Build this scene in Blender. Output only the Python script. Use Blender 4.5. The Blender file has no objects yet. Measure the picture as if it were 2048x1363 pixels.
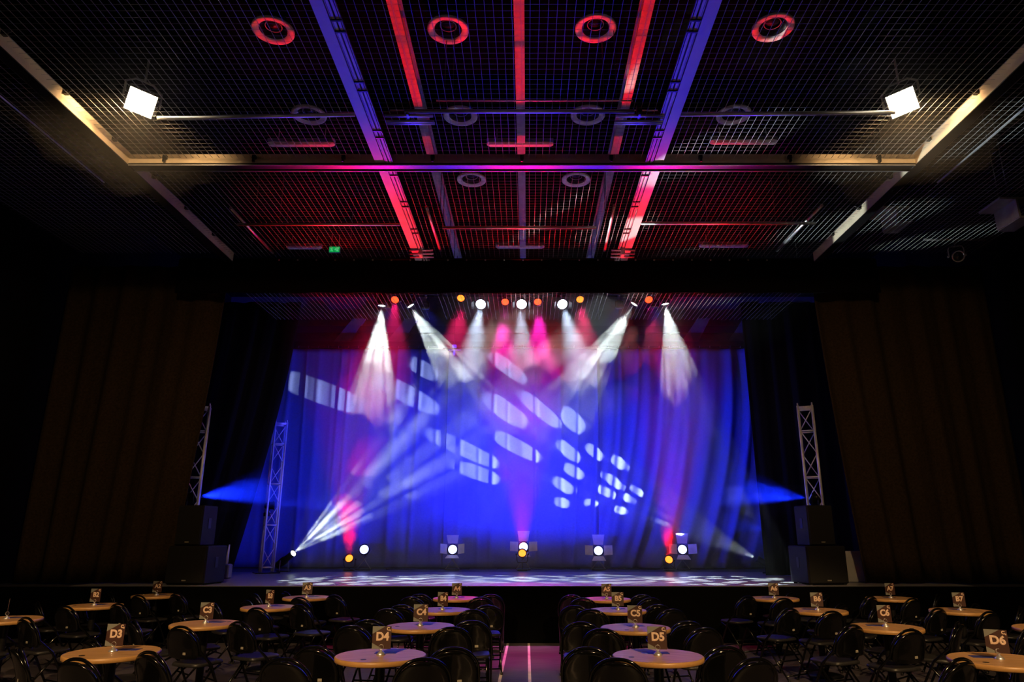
import bpy, bmesh, math, random
from mathutils import Vector, Matrix
from math import sin, cos, pi, radians as R
random.seed(7)
sc = bpy.context.scene
COL = sc.collection

# ---------------------------------------------------------------- scale
K = .942                       # stage house is measured in its own units about the eye point
EYE = 1.64
def P(x, y, z): return Vector((x*K, y*K, EYE + (z-EYE)*K))

# ---------------------------------------------------------------- camera
cam = bpy.data.cameras.new('camera'); camo = bpy.data.objects.new('camera', cam); COL.objects.link(camo)
cam.sensor_width = 36; cam.lens = 36*1390/2048
cam.shift_x = -31/2048
camo.location = (0, 0, EYE); camo.rotation_euler = (R(90+15.6), 0, 0)
cam.clip_start = .05; cam.clip_end = 200
sc.camera = camo

# ---------------------------------------------------------------- world, exposure
w = bpy.data.worlds.new('world'); sc.world = w; w.use_nodes = True
w.node_tree.nodes['Background'].inputs[0].default_value = (0, 0, 0, 1)
w.node_tree.nodes['Background'].inputs[1].default_value = 0
sc.view_settings.view_transform = 'Standard'; sc.view_settings.look = 'None'
sc.view_settings.exposure = 0; sc.view_settings.gamma = 1
sc.cycles.max_bounces = 4; sc.cycles.diffuse_bounces = 2; sc.cycles.glossy_bounces = 3; sc.cycles.volume_bounces = 0; sc.cycles.transparent_max_bounces = 48

# ---------------------------------------------------------------- light helpers
def axes(d):
    """right, up, forward for a lamp that looks along d"""
    f = Vector(d).normalized()
    up = Vector((0, 0, 1)) if abs(f.z) < .97 else Vector((0, 1, 0))
    r = f.cross(up).normalized(); u = r.cross(f).normalized()
    return r, u, f

def spot(loc, target, power, color, angle, blend=.3, radius=.05, gobo=None, parent=None, name='lamp'):
    d = Vector(target)-Vector(loc)
    L = bpy.data.lights.new(name, 'SPOT'); L.energy = power; L.color = color
    L.spot_size = R(angle); L.spot_blend = blend; L.shadow_soft_size = radius
    o = bpy.data.objects.new(name, L); COL.objects.link(o)
    o.location = loc; o.rotation_euler = d.to_track_quat('-Z', 'Y').to_euler()
    if gobo: gobo_nodes(L, d, gobo)
    if parent:
        o.parent = parent; o.location = Vector(loc)-parent.location
    return o

def gobo_nodes(L, d, gobo):
    r, u, f = axes(d)
    L.use_nodes = True; nt = L.node_tree; N = nt.nodes; K_ = nt.links
    em = [n for n in N if n.type == 'EMISSION'][0]
    geo = N.new('ShaderNodeNewGeometry')
    def dot(src, v):
        n = N.new('ShaderNodeVectorMath'); n.operation = 'DOT_PRODUCT'
        K_.new(src, n.inputs[0]); n.inputs[1].default_value = v; return n.outputs['Value']
    def m(op, a, b=None, c=None):
        n = N.new('ShaderNodeMath'); n.operation = op
        for i, x in enumerate((a, b, c)):
            if x is None: continue
            if isinstance(x, (int, float)): n.inputs[i].default_value = x
            else: K_.new(x, n.inputs[i])
        return n.outputs[0]
    I = geo.outputs['Incoming']
    dz = dot(I, f); uu = m('DIVIDE', dot(I, r), dz); vv = m('DIVIDE', dot(I, u), dz)
    if gobo[0] == 'dots':            # ('dots', scale, size, gain)
        cx = N.new('ShaderNodeCombineXYZ'); K_.new(uu, cx.inputs[0]); K_.new(vv, cx.inputs[1])
        vo = N.new('ShaderNodeTexVoronoi'); vo.voronoi_dimensions = '2D'; vo.inputs['Scale'].default_value = gobo[1]
        vo.inputs['Randomness'].default_value = .75
        K_.new(cx.outputs[0], vo.inputs['Vector'])
        mr = N.new('ShaderNodeMapRange'); mr.interpolation_type = 'SMOOTHSTEP'
        mr.inputs['From Min'].default_value = gobo[2]; mr.inputs['From Max'].default_value = gobo[2]*.75
        mr.inputs['To Min'].default_value = 0; mr.inputs['To Max'].default_value = gobo[3]
        K_.new(vo.outputs['Distance'], mr.inputs['Value']); K_.new(mr.outputs[0], em.inputs['Strength'])
    elif gobo[0] == 'cut':           # framing shutter: ('cut', world point on the cut, lamp position, softness)
        q = Vector(gobo[1])-Vector(gobo[2]); v0 = q.dot(u)/q.dot(f)
        mr = N.new('ShaderNodeMapRange'); mr.interpolation_type = 'SMOOTHSTEP'
        mr.inputs['From Min'].default_value = v0-gobo[3]; mr.inputs['From Max'].default_value = v0+gobo[3]
        K_.new(vv, mr.inputs['Value']); K_.new(mr.outputs[0], em.inputs['Strength'])
    else:                            # ('shapes', lamp position, [(centre, axis a, axis b) in world])
        p = N.new('ShaderNodeCombineXYZ'); K_.new(uu, p.inputs[0]); K_.new(vv, p.inputs[1]); p.inputs[2].default_value = 1
        o = Vector(gobo[1]); best = None
        def uv(q):
            q = q-o; return Vector((q.dot(r)/q.dot(f), q.dot(u)/q.dot(f)))
        for c, a, b in gobo[2]:
            c0 = uv(c); A = (uv(c+a)-uv(c-a))/2; B = (uv(c+b)-uv(c-b))/2
            det = A.x*B.y-A.y*B.x
            i1 = Vector((B.y/det, -B.x/det)); i2 = Vector((-A.y/det, A.x/det))
            d1 = dot(p.outputs[0], (i1.x, i1.y, -i1.dot(c0))); d2 = dot(p.outputs[0], (i2.x, i2.y, -i2.dot(c0)))
            # flat-topped rounded window
            q = m('ADD', m('POWER', m('ABSOLUTE', d1), 2.4), m('POWER', m('ABSOLUTE', d2), 3.2))
            k = m('MULTIPLY', m('MINIMUM', m('MAXIMUM', m('MULTIPLY', m('SUBTRACT', 1.12, q), 3.2), 0), 1), ((c-o).length/4.5)**1.5)
            best = k if best is None else m('MAXIMUM', best, k)
        K_.new(best, em.inputs['Strength'])

# ---------------------------------------------------------------- materials
def mat(name, col, rough=.6, metal=0, emit=None, strength=0, vary=.15, scale=6, bump=0, spec=.5, alpha=None, stretch=(1, 1, 1)):
    m = bpy.data.materials.new(name); m.use_nodes = True; nt = m.node_tree; b = nt.nodes['Principled BSDF']
    b.inputs['Roughness'].default_value = rough; b.inputs['Metallic'].default_value = metal
    b.inputs['Specular IOR Level'].default_value = spec
    tc = nt.nodes.new('ShaderNodeTexCoord'); mp = nt.nodes.new('ShaderNodeMapping'); mp.inputs['Scale'].default_value = stretch
    nz = nt.nodes.new('ShaderNodeTexNoise'); nz.inputs['Scale'].default_value = scale; nz.inputs['Detail'].default_value = 4
    nt.links.new(tc.outputs['Object'], mp.inputs[0]); nt.links.new(mp.outputs[0], nz.inputs['Vector'])
    rp = nt.nodes.new('ShaderNodeValToRGB')
    c0 = [max(0, x*(1-vary)) for x in col]; c1 = [min(1, x*(1+vary)) for x in col]
    rp.color_ramp.elements[0].position = .3; rp.color_ramp.elements[1].position = .7
    rp.color_ramp.elements[0].color = (*c0, 1); rp.color_ramp.elements[1].color = (*c1, 1)
    nt.links.new(nz.outputs['Fac'], rp.inputs[0]); nt.links.new(rp.outputs[0], b.inputs['Base Color'])
    if bump:
        bp = nt.nodes.new('ShaderNodeBump'); bp.inputs['Strength'].default_value = bump
        nt.links.new(nz.outputs['Fac'], bp.inputs['Height']); nt.links.new(bp.outputs[0], b.inputs['Normal'])
    if emit:
        b.inputs['Emission Color'].default_value = (*emit, 1); b.inputs['Emission Strength'].default_value = strength
    return m

M = {}
M['black_wall'] = mat('black wall paint', (.005, .005, .006), 1, spec=.02)
M['ceiling'] = mat('black ceiling', (.002, .002, .002), 1, spec=0)
M['floor'] = mat('house floor', (.085, .075, .085), .5, spec=.2, vary=.25, scale=3, stretch=(1, 6, 1))
M['stage'] = mat('stage deck', (.03, .03, .04), .5, vary=.2)
M['dance'] = mat('grey stage vinyl', (.22, .22, .24), .34, vary=.12, scale=2)
M['fascia'] = mat('black stage fascia', (.002, .002, .002), .9, spec=.02)
M['tape'] = mat('aisle tape', (.75, .65, .65), .5)
M['drape'] = mat('black masking drape', (.006, .006, .008), .95, spec=.05, vary=.3, scale=40)
M['house_drape'] = mat('dark house drape', (.05, .034, .02), .95, spec=.05, vary=.3, scale=30)
M['border'] = mat('black border cloth', (.005, .004, .005), .95, spec=.05, vary=.3, scale=30)
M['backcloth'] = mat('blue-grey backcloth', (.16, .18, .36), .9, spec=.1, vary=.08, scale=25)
M['steel'] = mat('galvanised wire', (.29, .29, .29), .5, .2)
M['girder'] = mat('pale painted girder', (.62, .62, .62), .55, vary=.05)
M['warm_lit_girder'] = mat('girder tinted by floodlight', (.6, .5, .36), .6, vary=.08)  # the floods' warm light is put into this girder colour
M['black_steel'] = mat('black steel', (.012, .012, .013), .35, .3)
M['chrome'] = mat('chrome tube', (.75, .75, .77), .36, .8)
M['alu'] = mat('aluminium truss', (.75, .75, .78), .4, .3)
M['white_plastic'] = mat('white diffuser', (.75, .75, .75), .5, vary=.05)
M['grey_metal'] = mat('grey metal', (.3, .3, .31), .5, .4)
M['chair'] = mat('gloss black chair enamel', (.003, .003, .003), .13, 0, vary=.1, spec=.6)
M['seat'] = mat('black seat vinyl', (.02, .02, .022), .38, vary=.2, scale=20)
M['sticker'] = mat('chair sticker', (.35, .32, .26), .5, vary=.5, scale=300)
M['speaker'] = mat('black speaker paint', (.012, .011, .013), .6, spec=.25, vary=.3, scale=80, bump=.1)
M['grille'] = mat('speaker grille', (.008, .008, .008), .7, vary=.8, scale=300)
M['card'] = mat('maroon card', (.055, .022, .018), .5, vary=.1)
M['card_grey'] = mat('grey card corner', (.20, .21, .19), .5, vary=.05)
M['card_text'] = mat('peach card print', (.75, .55, .42), .5, vary=.02)
M['flyer'] = mat('navy flyer', (.035, .045, .20), .4, vary=.2)
M['grommet'] = mat('dark table grommet', (.01, .01, .01), .4)
M['board'] = mat('white board', (.6, .6, .56), .6, vary=.05)
M['lens_cool'] = mat('lit cool lens', (.8, .8, .8), .3, emit=(.72, .82, 1), strength=9)
M['lens_floor'] = mat('lit floor lens', (.8, .8, .8), .3, emit=(.28, .33, 1), strength=4.5, vary=.4, scale=14)
M['barn_door'] = mat('pale barn door', (.7, .7, .72), .5)
M['dark_beam'] = mat('grey roof beam', (.34, .34, .34), .6)
M['lens_white'] = mat('lit white lens', (.8, .8, .8), .3, emit=(.85, 1, .95), strength=6)
M['lens_red'] = mat('lit red lens', (.8, .2, .1), .3, emit=(1, .05, .01), strength=4)
M['lens_orange'] = mat('lit orange lens', (.8, .3, .1), .3, emit=(1, .20, .015), strength=3.2)
M['lens_blue'] = mat('lit blue lens', (.1, .2, .8), .3, emit=(.02, .08, 1), strength=4)
M['lens_dark'] = mat('unlit lens', (.03, .03, .05), .1)
M['flood'] = mat('lit floodlight glass', (.9, .9, .8), .3, emit=(1, .84, .58), strength=14)
M['exit'] = mat('lit green exit sign', (.0, .3, .08), .4, emit=(0, .6, .12), strength=.55)
M['exit_white'] = mat('lit exit pictogram', (.5, .8, .6), .4, emit=(.12, .9, .35), strength=.55)

def wood():
    m = bpy.data.materials.new('oak table top'); m.use_nodes = True; nt = m.node_tree; b = nt.nodes['Principled BSDF']
    tc = nt.nodes.new('ShaderNodeTexCoord'); mp = nt.nodes.new('ShaderNodeMapping'); mp.inputs['Scale'].default_value = (2.2, 16, 16)
    nz = nt.nodes.new('ShaderNodeTexNoise'); nz.inputs['Scale'].default_value = 1.6; nz.inputs['Detail'].default_value = 6; nz.inputs['Distortion'].default_value = .6
    rp = nt.nodes.new('ShaderNodeValToRGB'); e = rp.color_ramp.elements
    e[0].position = .3; e[0].color = (.40, .21, .08, 1); e[1].position = .68; e[1].color = (.60, .36, .17, 1)
    nt.links.new(tc.outputs['Object'], mp.inputs[0]); nt.links.new(mp.outputs[0], nz.inputs['Vector'])
    nt.links.new(nz.outputs['Fac'], rp.inputs[0]); nt.links.new(rp.outputs[0], b.inputs['Base Color'])
    b.inputs['Roughness'].default_value = .3; b.inputs['Specular IOR Level'].default_value = .18
    return m
M['wood'] = wood()
M['wood_edge'] = mat('oak edge band', (.50, .27, .09), .4, vary=.15, scale=8)

# ---------------------------------------------------------------- mesh builder
class B:
    def __init__(s): s.v = []; s.f = []; s.m = []; s.sm = []
    def add(s, vs, fs, mi=0, smooth=False):
        n = len(s.v); s.v += [Vector(v) for v in vs]
        for f in fs: s.f.append([i+n for i in f]); s.m.append(mi); s.sm.append(smooth)
    def box(s, c, size, rot=None, mi=0, bev=0):
        hx, hy, hz = [x/2 for x in size]; c = Vector(c)
        vs = [Vector((x, y, z)) for z in (-hz, hz) for x, y in ((-hx, -hy), (hx, -hy), (hx, hy), (-hx, hy))]
        if bev:
            b = min(bev, hx*.9, hy*.9, hz*.9)
            prof = [(-hz, b), (-hz+b, 0), (hz-b, 0), (hz, b)]
            vs = []
            for z, i in prof:
                x, y = hx-i, hy-i
                for px, py in ((-x, -y+b), (-x+b, -y), (x-b, -y), (x, -y+b), (x, y-b), (x-b, y), (-x+b, y), (-x, y-b)): vs.append(Vector((px, py, z)))
            fs = [list(range(7, -1, -1)), list(range(24, 32))]
            for k in range(3):
                for i in range(8): fs.append([k*8+i, k*8+(i+1) % 8, (k+1)*8+(i+1) % 8, (k+1)*8+i])
        else:
            fs = [[3, 2, 1, 0], [4, 5, 6, 7]]+[[i, (i+1) % 4, 4+(i+1) % 4, 4+i] for i in range(4)]
        if rot is not None: vs = [rot @ v for v in vs]
        s.add([v+c for v in vs], fs, mi)
    def tube(s, pts, r, n=8, mi=0, closed=False, smooth=True):
        pts = [Vector(p) for p in pts]; N = len(pts); rings = []; prev = None
        for i, p in enumerate(pts):
            a = pts[i-1] if (i > 0 or closed) else p; b = pts[(i+1) % N] if (i < N-1 or closed) else p
            t = (b-a).normalized()
            if prev is None:
                ref = Vector((0, 0, 1)) if abs(t.z) < .9 else Vector((1, 0, 0)); x = t.cross(ref).normalized()
            else: x = (prev-t*prev.dot(t)).normalized()
            prev = x; y = t.cross(x)
            rr = r[i] if isinstance(r, (list, tuple)) else r
            rings.append([p+x*(rr*cos(2*pi*k/n+pi/n))+y*(rr*sin(2*pi*k/n+pi/n)) for k in range(n)])
        vs = [v for q in rings for v in q]; fs = []
        for i in range(N if closed else N-1):
            j = (i+1) % N
            for k in range(n): fs.append([i*n+k, i*n+(k+1) % n, j*n+(k+1) % n, j*n+k])
        s.add(vs, fs, mi, smooth)
        if not closed:
            m0 = len(s.v)-len(vs)
            s.f.append([m0+k for k in range(n-1, -1, -1)]); s.m.append(mi); s.sm.append(False)
            s.f.append([m0+(N-1)*n+k for k in range(n)]); s.m.append(mi); s.sm.append(False)
    def lathe(s, prof, n=24, o=(0, 0, 0), ax=(0, 0, 1), mi=0, cap=True, smooth=True):
        r_, u_, f_ = axes(ax); o = Vector(o); vs = []; fs = []
        for rad, h in prof:
            for k in range(n): vs.append(o+f_*h+r_*(rad*cos(2*pi*k/n))+u_*(rad*sin(2*pi*k/n)))
        for i in range(len(prof)-1):
            for k in range(n): fs.append([i*n+k, (i+1)*n+k, (i+1)*n+(k+1) % n, i*n+(k+1) % n])
        m0 = len(s.v); s.add(vs, fs, mi, smooth)
        if cap:
            s.f.append([m0+k for k in range(n)]); s.m.append(mi); s.sm.append(False)
            e = m0+(len(prof)-1)*n; s.f.append([e+k for k in range(n-1, -1, -1)]); s.m.append(mi); s.sm.append(False)
    def quad(s, vs, mi=0): s.add(vs, [list(range(len(vs)))], mi)
    def slab(s, vs, d, mi=0):
        """a flat polygon given thickness d"""
        vs = [Vector(v) for v in vs]; n = len(vs); d = Vector(d)
        s.add(vs+[v+d for v in vs], [list(range(n)), list(range(2*n-1, n-1, -1))]+[[(i+1) % n, i, n+i, n+(i+1) % n] for i in range(n)], mi)
    def xf(s, mtx): s.v = [mtx @ v for v in s.v]; return s

def obj(name, b, mats, parent=None, loc=None, wb=None, rel=False):
    """link a builder as ONE mesh. Vertices are in world space unless rel."""
    if not isinstance(mats, (list, tuple)): mats = [mats]
    o_ = Vector(loc) if loc is not None else Vector((0, 0, 0))
    if parent is not None and not rel: o_ = parent.location.copy()
    me = bpy.data.meshes.new(name)
    me.from_pydata([(v-o_) if not rel else v for v in b.v], [], b.f)
    for q in mats: me.materials.append(M[q] if isinstance(q, str) else q)
    me.polygons.foreach_set('material_index', b.m); me.polygons.foreach_set('use_smooth', b.sm)
    me.update()
    o = bpy.data.objects.new(name, me); COL.objects.link(o)
    if parent is not None: o.parent = parent
    elif not rel: o.location = o_
    return o
def tag(o, label, cat, group=None, kind=None):
    o['label'] = label; o['category'] = cat
    if group: o['group'] = group
    if kind: o['kind'] = kind
    return o
def thing(name, label, cat, loc, group=None, rz=0):
    o = bpy.data.objects.new(name, None); COL.objects.link(o); o.location = loc; o.rotation_euler = (0, 0, rz)
    o.empty_display_size = .1
    return tag(o, label, cat, group)
def struct(name, b, m, loc=None):
    o = obj(name, b, m, loc=loc); o['kind'] = 'structure'; return o
def dup(root, loc, rz, label, group=None):
    r = root.copy(); COL.objects.link(r); r.location = loc; r.rotation_euler = (0, 0, rz); r['label'] = label
    if group: r['group'] = group
    for ch in list(root.children):
        c = ch.copy(); COL.objects.link(c); c.parent = r
        for g in list(ch.children):
            d = g.copy(); COL.objects.link(d); d.parent = c
    return r

# ================================================================ SETTING
SZ = P(0, 0, .8).z             # stage level
SY = 12.6*K                    # stage front edge
GZ = 6.85                      # grid level (stage units)
b = B(); b.box((0, 4.5, -.05), (19.0, 15.2, .1)); struct('floor', b, 'floor')
b = B(); b.box(P(0, 9, 9.15), (19, 26, .2)); struct('ceiling', b, 'ceiling')
b = B(); b.box((-9.1, 8, 4.3), (.2, 24, 8.8)); struct('wall_left', b, 'black_wall')
b = B(); b.box((9.1, 8, 4.3), (.2, 24, 8.8)); struct('wall_right', b, 'black_wall')
b = B(); b.box((0, 20.1, 4.3), (19, .2, 8.8)); struct('wall_back', b, mat('dark blue-grey back wall', (.10, .10, .13), .8))
b = B(); b.box((0, -3.0, 4.3), (19, .2, 8.8)); struct('wall_rear', b, 'black_wall')
b = B(); b.box((0, SY+4.05, SZ/2-.003), (18, 8.1, SZ-.006), mi=0); struct('floor_stage', b, 'stage')
b = B(); b.box((-.1, SY+(17.27*K-SY)/2, SZ-.0005), (14.6, 17.27*K-SY, .005)); struct('floor_vinyl', b, 'dance')
b = B(); b.box((0, SY-.012, SZ/2-.004), (18, .02, SZ-.01)); struct('trim_1', b, 'fascia')
for i, (xa, xb) in enumerate(((-.31, -.35), (.02, .035))):
    b = B(); y0, y1 = 5.0, SY-.05
    b.slab([(xb-.018, y0, .0005), (xb+.018, y0, .0005), (xa+.018, y1, .0005), (xa-.018, y1, .0005)], (0, 0, .001))
    tag(obj('aisle_tape', b, 'tape', loc=(xa, 8, 0)), ('pale tape line on the aisle floor nearer table row four' if i == 0 else 'pale tape line on the aisle floor nearer table row five'), 'floor tape', 'aisle tape lines')

# ---- haze (stage air)
def haze(name, lo, hi, dens, aniso=.25, label=''):
    m = bpy.data.materials.new(name); m.use_nodes = True; nt = m.node_tree
    nt.nodes.remove(nt.nodes['Principled BSDF'])
    v = nt.nodes.new('ShaderNodeVolumeScatter'); v.inputs['Density'].default_value = dens; v.inputs['Anisotropy'].default_value = aniso
    nt.links.new(v.outputs[0], nt.nodes['Material Output'].inputs['Volume'])
    b = B(); lo = Vector(lo); hi = Vector(hi); b.box((lo+hi)/2, hi-lo)
    o = obj(name, b, m, loc=(lo+hi)/2); o['kind'] = 'stuff'; o['label'] = label; o['category'] = 'haze'; o['group'] = 'theatre haze'
    return o
haze('stage_haze', (-8.9, 12.75*K, SZ+.02), (8.9, 19.9, P(0, 0, 8.9).z), .009, .3, 'thin stage haze filling the air above the stage floor')

def puff(c, r, dens, seed, label, elong=(1, 1, 1)):
    rnd = random.Random(seed); from mathutils import noise
    bm = bmesh.new(); bmesh.ops.create_icosphere(bm, subdivisions=4, radius=1)
    off = Vector((seed*3.1, seed*1.7, 0))
    b = B()
    for v in bm.verts:
        n = v.co.normalized(); k = 1+.45*noise.noise(n*1.6+off)+.25*noise.noise(n*3.7+off)
        b.v.append(Vector(c)+Vector((n.x*r*elong[0]*k, n.y*r*elong[1]*k, n.z*r*elong[2]*k)))
    for f in bm.faces: b.f.append([v.index for v in f.verts]); b.m.append(0); b.sm.append(True)
    bm.free()
    m = bpy.data.materials.new('smoke'); m.use_nodes = True; nt = m.node_tree; nt.nodes.remove(nt.nodes['Principled BSDF'])
    v = nt.nodes.new('ShaderNodeVolumeScatter'); v.inputs['Density'].default_value = dens; v.inputs['Anisotropy'].default_value = .3
    nt.links.new(v.outputs[0], nt.nodes['Material Output'].inputs['Volume'])
    o = obj('smoke_and_glow', b, m, loc=c); o['kind'] = 'stuff'; o['label'] = label; o['category'] = 'smoke'; o['group'] = 'theatre haze'
PF = [((-2.98, 14.3, 5.75), .62, .16, (1, .8, 1.1), 'in the leftmost downward beam'), ((-2.15, 14.4, 5.85), .5, .10, (1, .8, 1), 'in the beam slanting inward next to the leftmost'),
      ((-1.2, 14.0, 5.75), .72, .2, (1.1, .8, 1.1), 'under the bright spotlight beside the left beams'), ((-.15, 14.0, 5.65), .6, .18, (1, .8, 1.3), 'under the middle bright spotlight'),
      ((1.25, 14.0, 5.6), .85, .2, (1.2, .8, 1.1), 'under the bright spotlight beside the right beams'), ((1.6, 14.4, 5.7), .6, .09, (1.2, .8, .9), 'in the long slanting right beam'),
      ((3.06, 14.3, 5.5), .5, .11, (1, .8, 2.0), 'in the rightmost downward beam'), ((-4.6, 16.5, 2.05), .6, .06, (1.3, .8, .9), 'in the fan of the left floor lamp'), ((-2.2, 15.6, 3.4), 1.15, .04, (1.2, .8, .9), 'further along the fan of the left floor lamp'),
      ((-2.9, 14.2, 4.7), .8, .08, (1.1, .8, 1.2), 'hanging below the left beams'), ((.4, 14.2, 4.5), 1.1, .03, (1.6, .8, .9), 'hanging below the middle beams'),
      ((3.3, 17.5, 1.75), .26, .12, (.8, .8, 1.6), 'above the right orange floor lamp'), ((-4.25, 17.4, 1.8), .28, .04, (.8, .8, 1.6), 'above the left orange floor lamp'),
      ((-3.25, 14.25, 5.0), .6, .07, (1, .8, 1.3), 'low in the leftmost downward beam'), ((-1.5, 14.45, 5.3), .6, .09, (1.2, .8, 1), 'low in the left slanting beam'), ((.9, 14.5, 5.2), .6, .08, (1.2, .8, 1), 'low in the right slanting beam'),
      ((-6.0, 14.3, 2.4), .5, .06, (2.0, .7, .6), 'beside the left front truss lamp'), ((4.9, 14.3, 2.35), .5, .06, (2.0, .7, .6), 'beside the right front truss lamp'),
      ((-5.0, 7.75, 6.7), 1.0, .016, (1.1, 1, .8), 'as an added halo around the left floodlight'), ((4.85, 7.75, 6.7), 1.0, .016, (1.1, 1, .8), 'as an added halo around the right floodlight')]  # these two volumes are added to imitate lens bloom at the floodlights
for i, (c, r_, de, el, lb) in enumerate(PF): puff(P(*c), r_, de, i+1, 'thin smoke drifting '+lb, el)

# ================================================================ CEILING
def hbeam(name, x, y0, y1, z, wdt, h, m):
    b = B(); b.box(P(x, (y0+y1)/2, z+h/2), (wdt*K, (y1-y0)*K, h*K)); return struct(name, b, m)
for i, x in enumerate((-1.87, -.12, 1.68)):
    y0, y1, z = 3, 20.5, 8.72
    b = B(); c = P(x, (y0+y1)/2, z)
    b.box(c, (.15*K, (y1-y0)*K, .02)); b.box(c+Vector((0, 0, .12)), (.03, (y1-y0)*K, .24)); b.box(c+Vector((0, 0, .24)), (.15*K, (y1-y0)*K, .02))
    struct('ceiling_beam', b, 'dark_beam')
DP = [(-1.17, 8.63), (1.0, 8.6), (-1.19, 10.81), (1.07, 10.79), (-1.17, 13.11), (1.02, 13.11), (-3.75, 8.64), (3.6, 8.58), (-3.87, 10.78), (3.65, 10.78)]
DL = ['red-lit round air diffuser beside the leftmost ceiling beam, front row', 'red-lit round air diffuser beside the rightmost ceiling beam, front row',
      'round air diffuser between beams above the left hanging pipe clamps', 'round air diffuser between beams above the right hanging pipe clamps',
      'dim round air diffuser on the stage side left of the middle beam', 'dim round air diffuser on the stage side right of the middle beam',
      'dim round air diffuser outside the pink girder, high on the left', 'dim round air diffuser outside the pink girder, high on the right',
      'dim round air diffuser above the left fluorescent batten', 'dim round air diffuser above the right fluorescent batten']
for (x, y), lb in zip(DP, DL):
    c = P(x, y, 8.78); t = thing('air_diffuser', lb, 'air diffuser', c, 'round ceiling air diffusers')
    b = B(); b.lathe([(.19, .03), (.205, .012), (.265, .0), (.285, .012), (.285, .035), (.27, .04)], 40, c, cap=False); obj('ring', b, 'white_plastic', t)
    b = B(); b.lathe([(.13, .30), (.14, .16), (.16, .08), (.19, .03), (.27, .04), (.22, .10), (.17, .22)], 40, c, cap=False); obj('throat', b, 'black_steel', t)
    b = B(); b.lathe([(.105, .085), (.112, .078), (.118, .085)], 32, c, cap=False); obj('inner_ring', b, 'grey_metal', t)
    b = B(); b.lathe([(.0, .03), (.06, .045), (.095, .07), (.10, .085)], 32, c+Vector((0, 0, .05)), cap=False); obj('inner_cone', b, 'black_steel', t)
    b = B(); b.lathe([(.16, .2), (.16, .34)], 24, c); obj('duct_neck', b, 'black_steel', t)
FL = [(-4.26, 11.61, 1.25, 'white fluorescent batten above the mesh nearest the left floodlight pipe'), (-.14, 11.61, 1.25, 'pink-tinted fluorescent batten above the mesh between the two pink girders'),
      (4.05, 11.54, 1.25, 'white fluorescent batten above the mesh right of the pink girders'), (-5.72, 16.5, .9, 'dim fluorescent batten beside the green exit sign'),
      (-.19, 16.45, 1.25, 'dim fluorescent batten centred above the stage border'), (5.0, 16.4, 1.25, 'bluish dim fluorescent batten above the right of the stage border')]
for x, y, l, lb in FL:
    c = P(x, y, 8.72); t = thing('fluorescent_batten', lb, 'ceiling light', c, 'fluorescent battens above the mesh')
    b = B(); b.box(c+Vector((0, 0, .07)), (l*K, .10, .05)); obj('housing', b, 'grey_metal', t)
    b = B(); b.box(c+Vector((0, 0, .01)), (l*K, .13, .07), bev=.03); obj('diffuser', b, 'white_plastic', t)
    b = B(); [b.tube([c+Vector((s*l*.35*K, 0, .09)), c+Vector((s*l*.35*K, 0, .36))], .006, 6) for s in (-1, 1)]; obj('hanger', b, 'steel', t)
# exit sign
c = P(-4.9, 16.4, 8.62); t = thing('exit_sign', 'small glowing green exit sign above the stage border', 'exit sign', c)
b = B(); b.box(c, (.26, .06, .15)); obj('housing', b, 'grey_metal', t)
b = B(); b.box(c+Vector((0, -.033, 0)), (.25, .008, .14)); f = obj('face', b, 'exit', t)
b = B()
y = c.y-.039
def q2(x, z, w_, h_): b.box((c.x+x, y, c.z+z), (w_, .004, h_))
q2(-.055, .035, .02, .02); q2(-.06, .005, .03, .035); q2(-.075, -.03, .03, .012); q2(-.045, -.035, .012, .035); q2(-.085, .012, .03, .01)
q2(.075, 0, .05, .09); q2(.01, .0, .045, .012); q2(.025, .012, .012, .02); q2(.025, -.012, .012, .02)
obj('pictogram', b, 'exit_white', t)
b = B(); [b.tube([c+Vector((s*.09, 0, .07)), c+Vector((s*.09, 0, .4))], .005, 6) for s in (-1, 1)]; obj('hanger', b, 'steel', t)

# ---- pink girders
def girder(x, side, label):
    y0, y1 = 3.5, 12.62; t = thing('roof_girder', label, 'girder', P(x, (y0+y1)/2, GZ-.05), 'pale girders running towards the stage')
    L = (y1-y0)*K; c = P(x, (y0+y1)/2, GZ-.05)
    b = B(); b.box(c, (.125, L, .02)); b.box(c+Vector((0, 0, .13)), (.012, L, .25)); b.box(c+Vector((0, 0, .26)), (.125, L, .02)); obj('flange', b, 'girder', t)
    s = side
    b = B(); b.box(c+Vector((s*.085, 0, .06)), (.01, L, .12)); b.box(c+Vector((s*.125, 0, .002)), (.09, L, .006)); obj('track_back', b, 'black_steel', t)
    for dz, dx in ((.0, .105), (.0, .150)):
        b = B(); b.box(c+Vector((s*dx, 0, dz-.012)), (.026, L, .016)); obj('track_strip', b, 'girder', t)
    for dx in (.085, .178):
        b = B(); b.box(c+Vector((s*dx, 0, -.008)), (.008, L, .03)); obj('track_lip', b, 'grey_metal', t)
    for k in range(9):
        yy = y0+.5+k*1.02
        b = B(); q = P(x, yy, GZ-.05); b.box(q+Vector((s*.13, 0, -.026)), (.11, .02, .02)); obj('track_clamp', b, 'black_steel', t); b = B(); b.box(q+Vector((s*.13, .16, -.026)), (.11, .02, .02)); obj('track_clamp', b, 'black_steel', t)
    return t
girder(-2.12, 1, 'blue to pink lit girder left of the centre beam, running towards the stage')
girder(1.88, -1, 'purple to pink lit girder right of the centre beam, running towards the stage')

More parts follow.
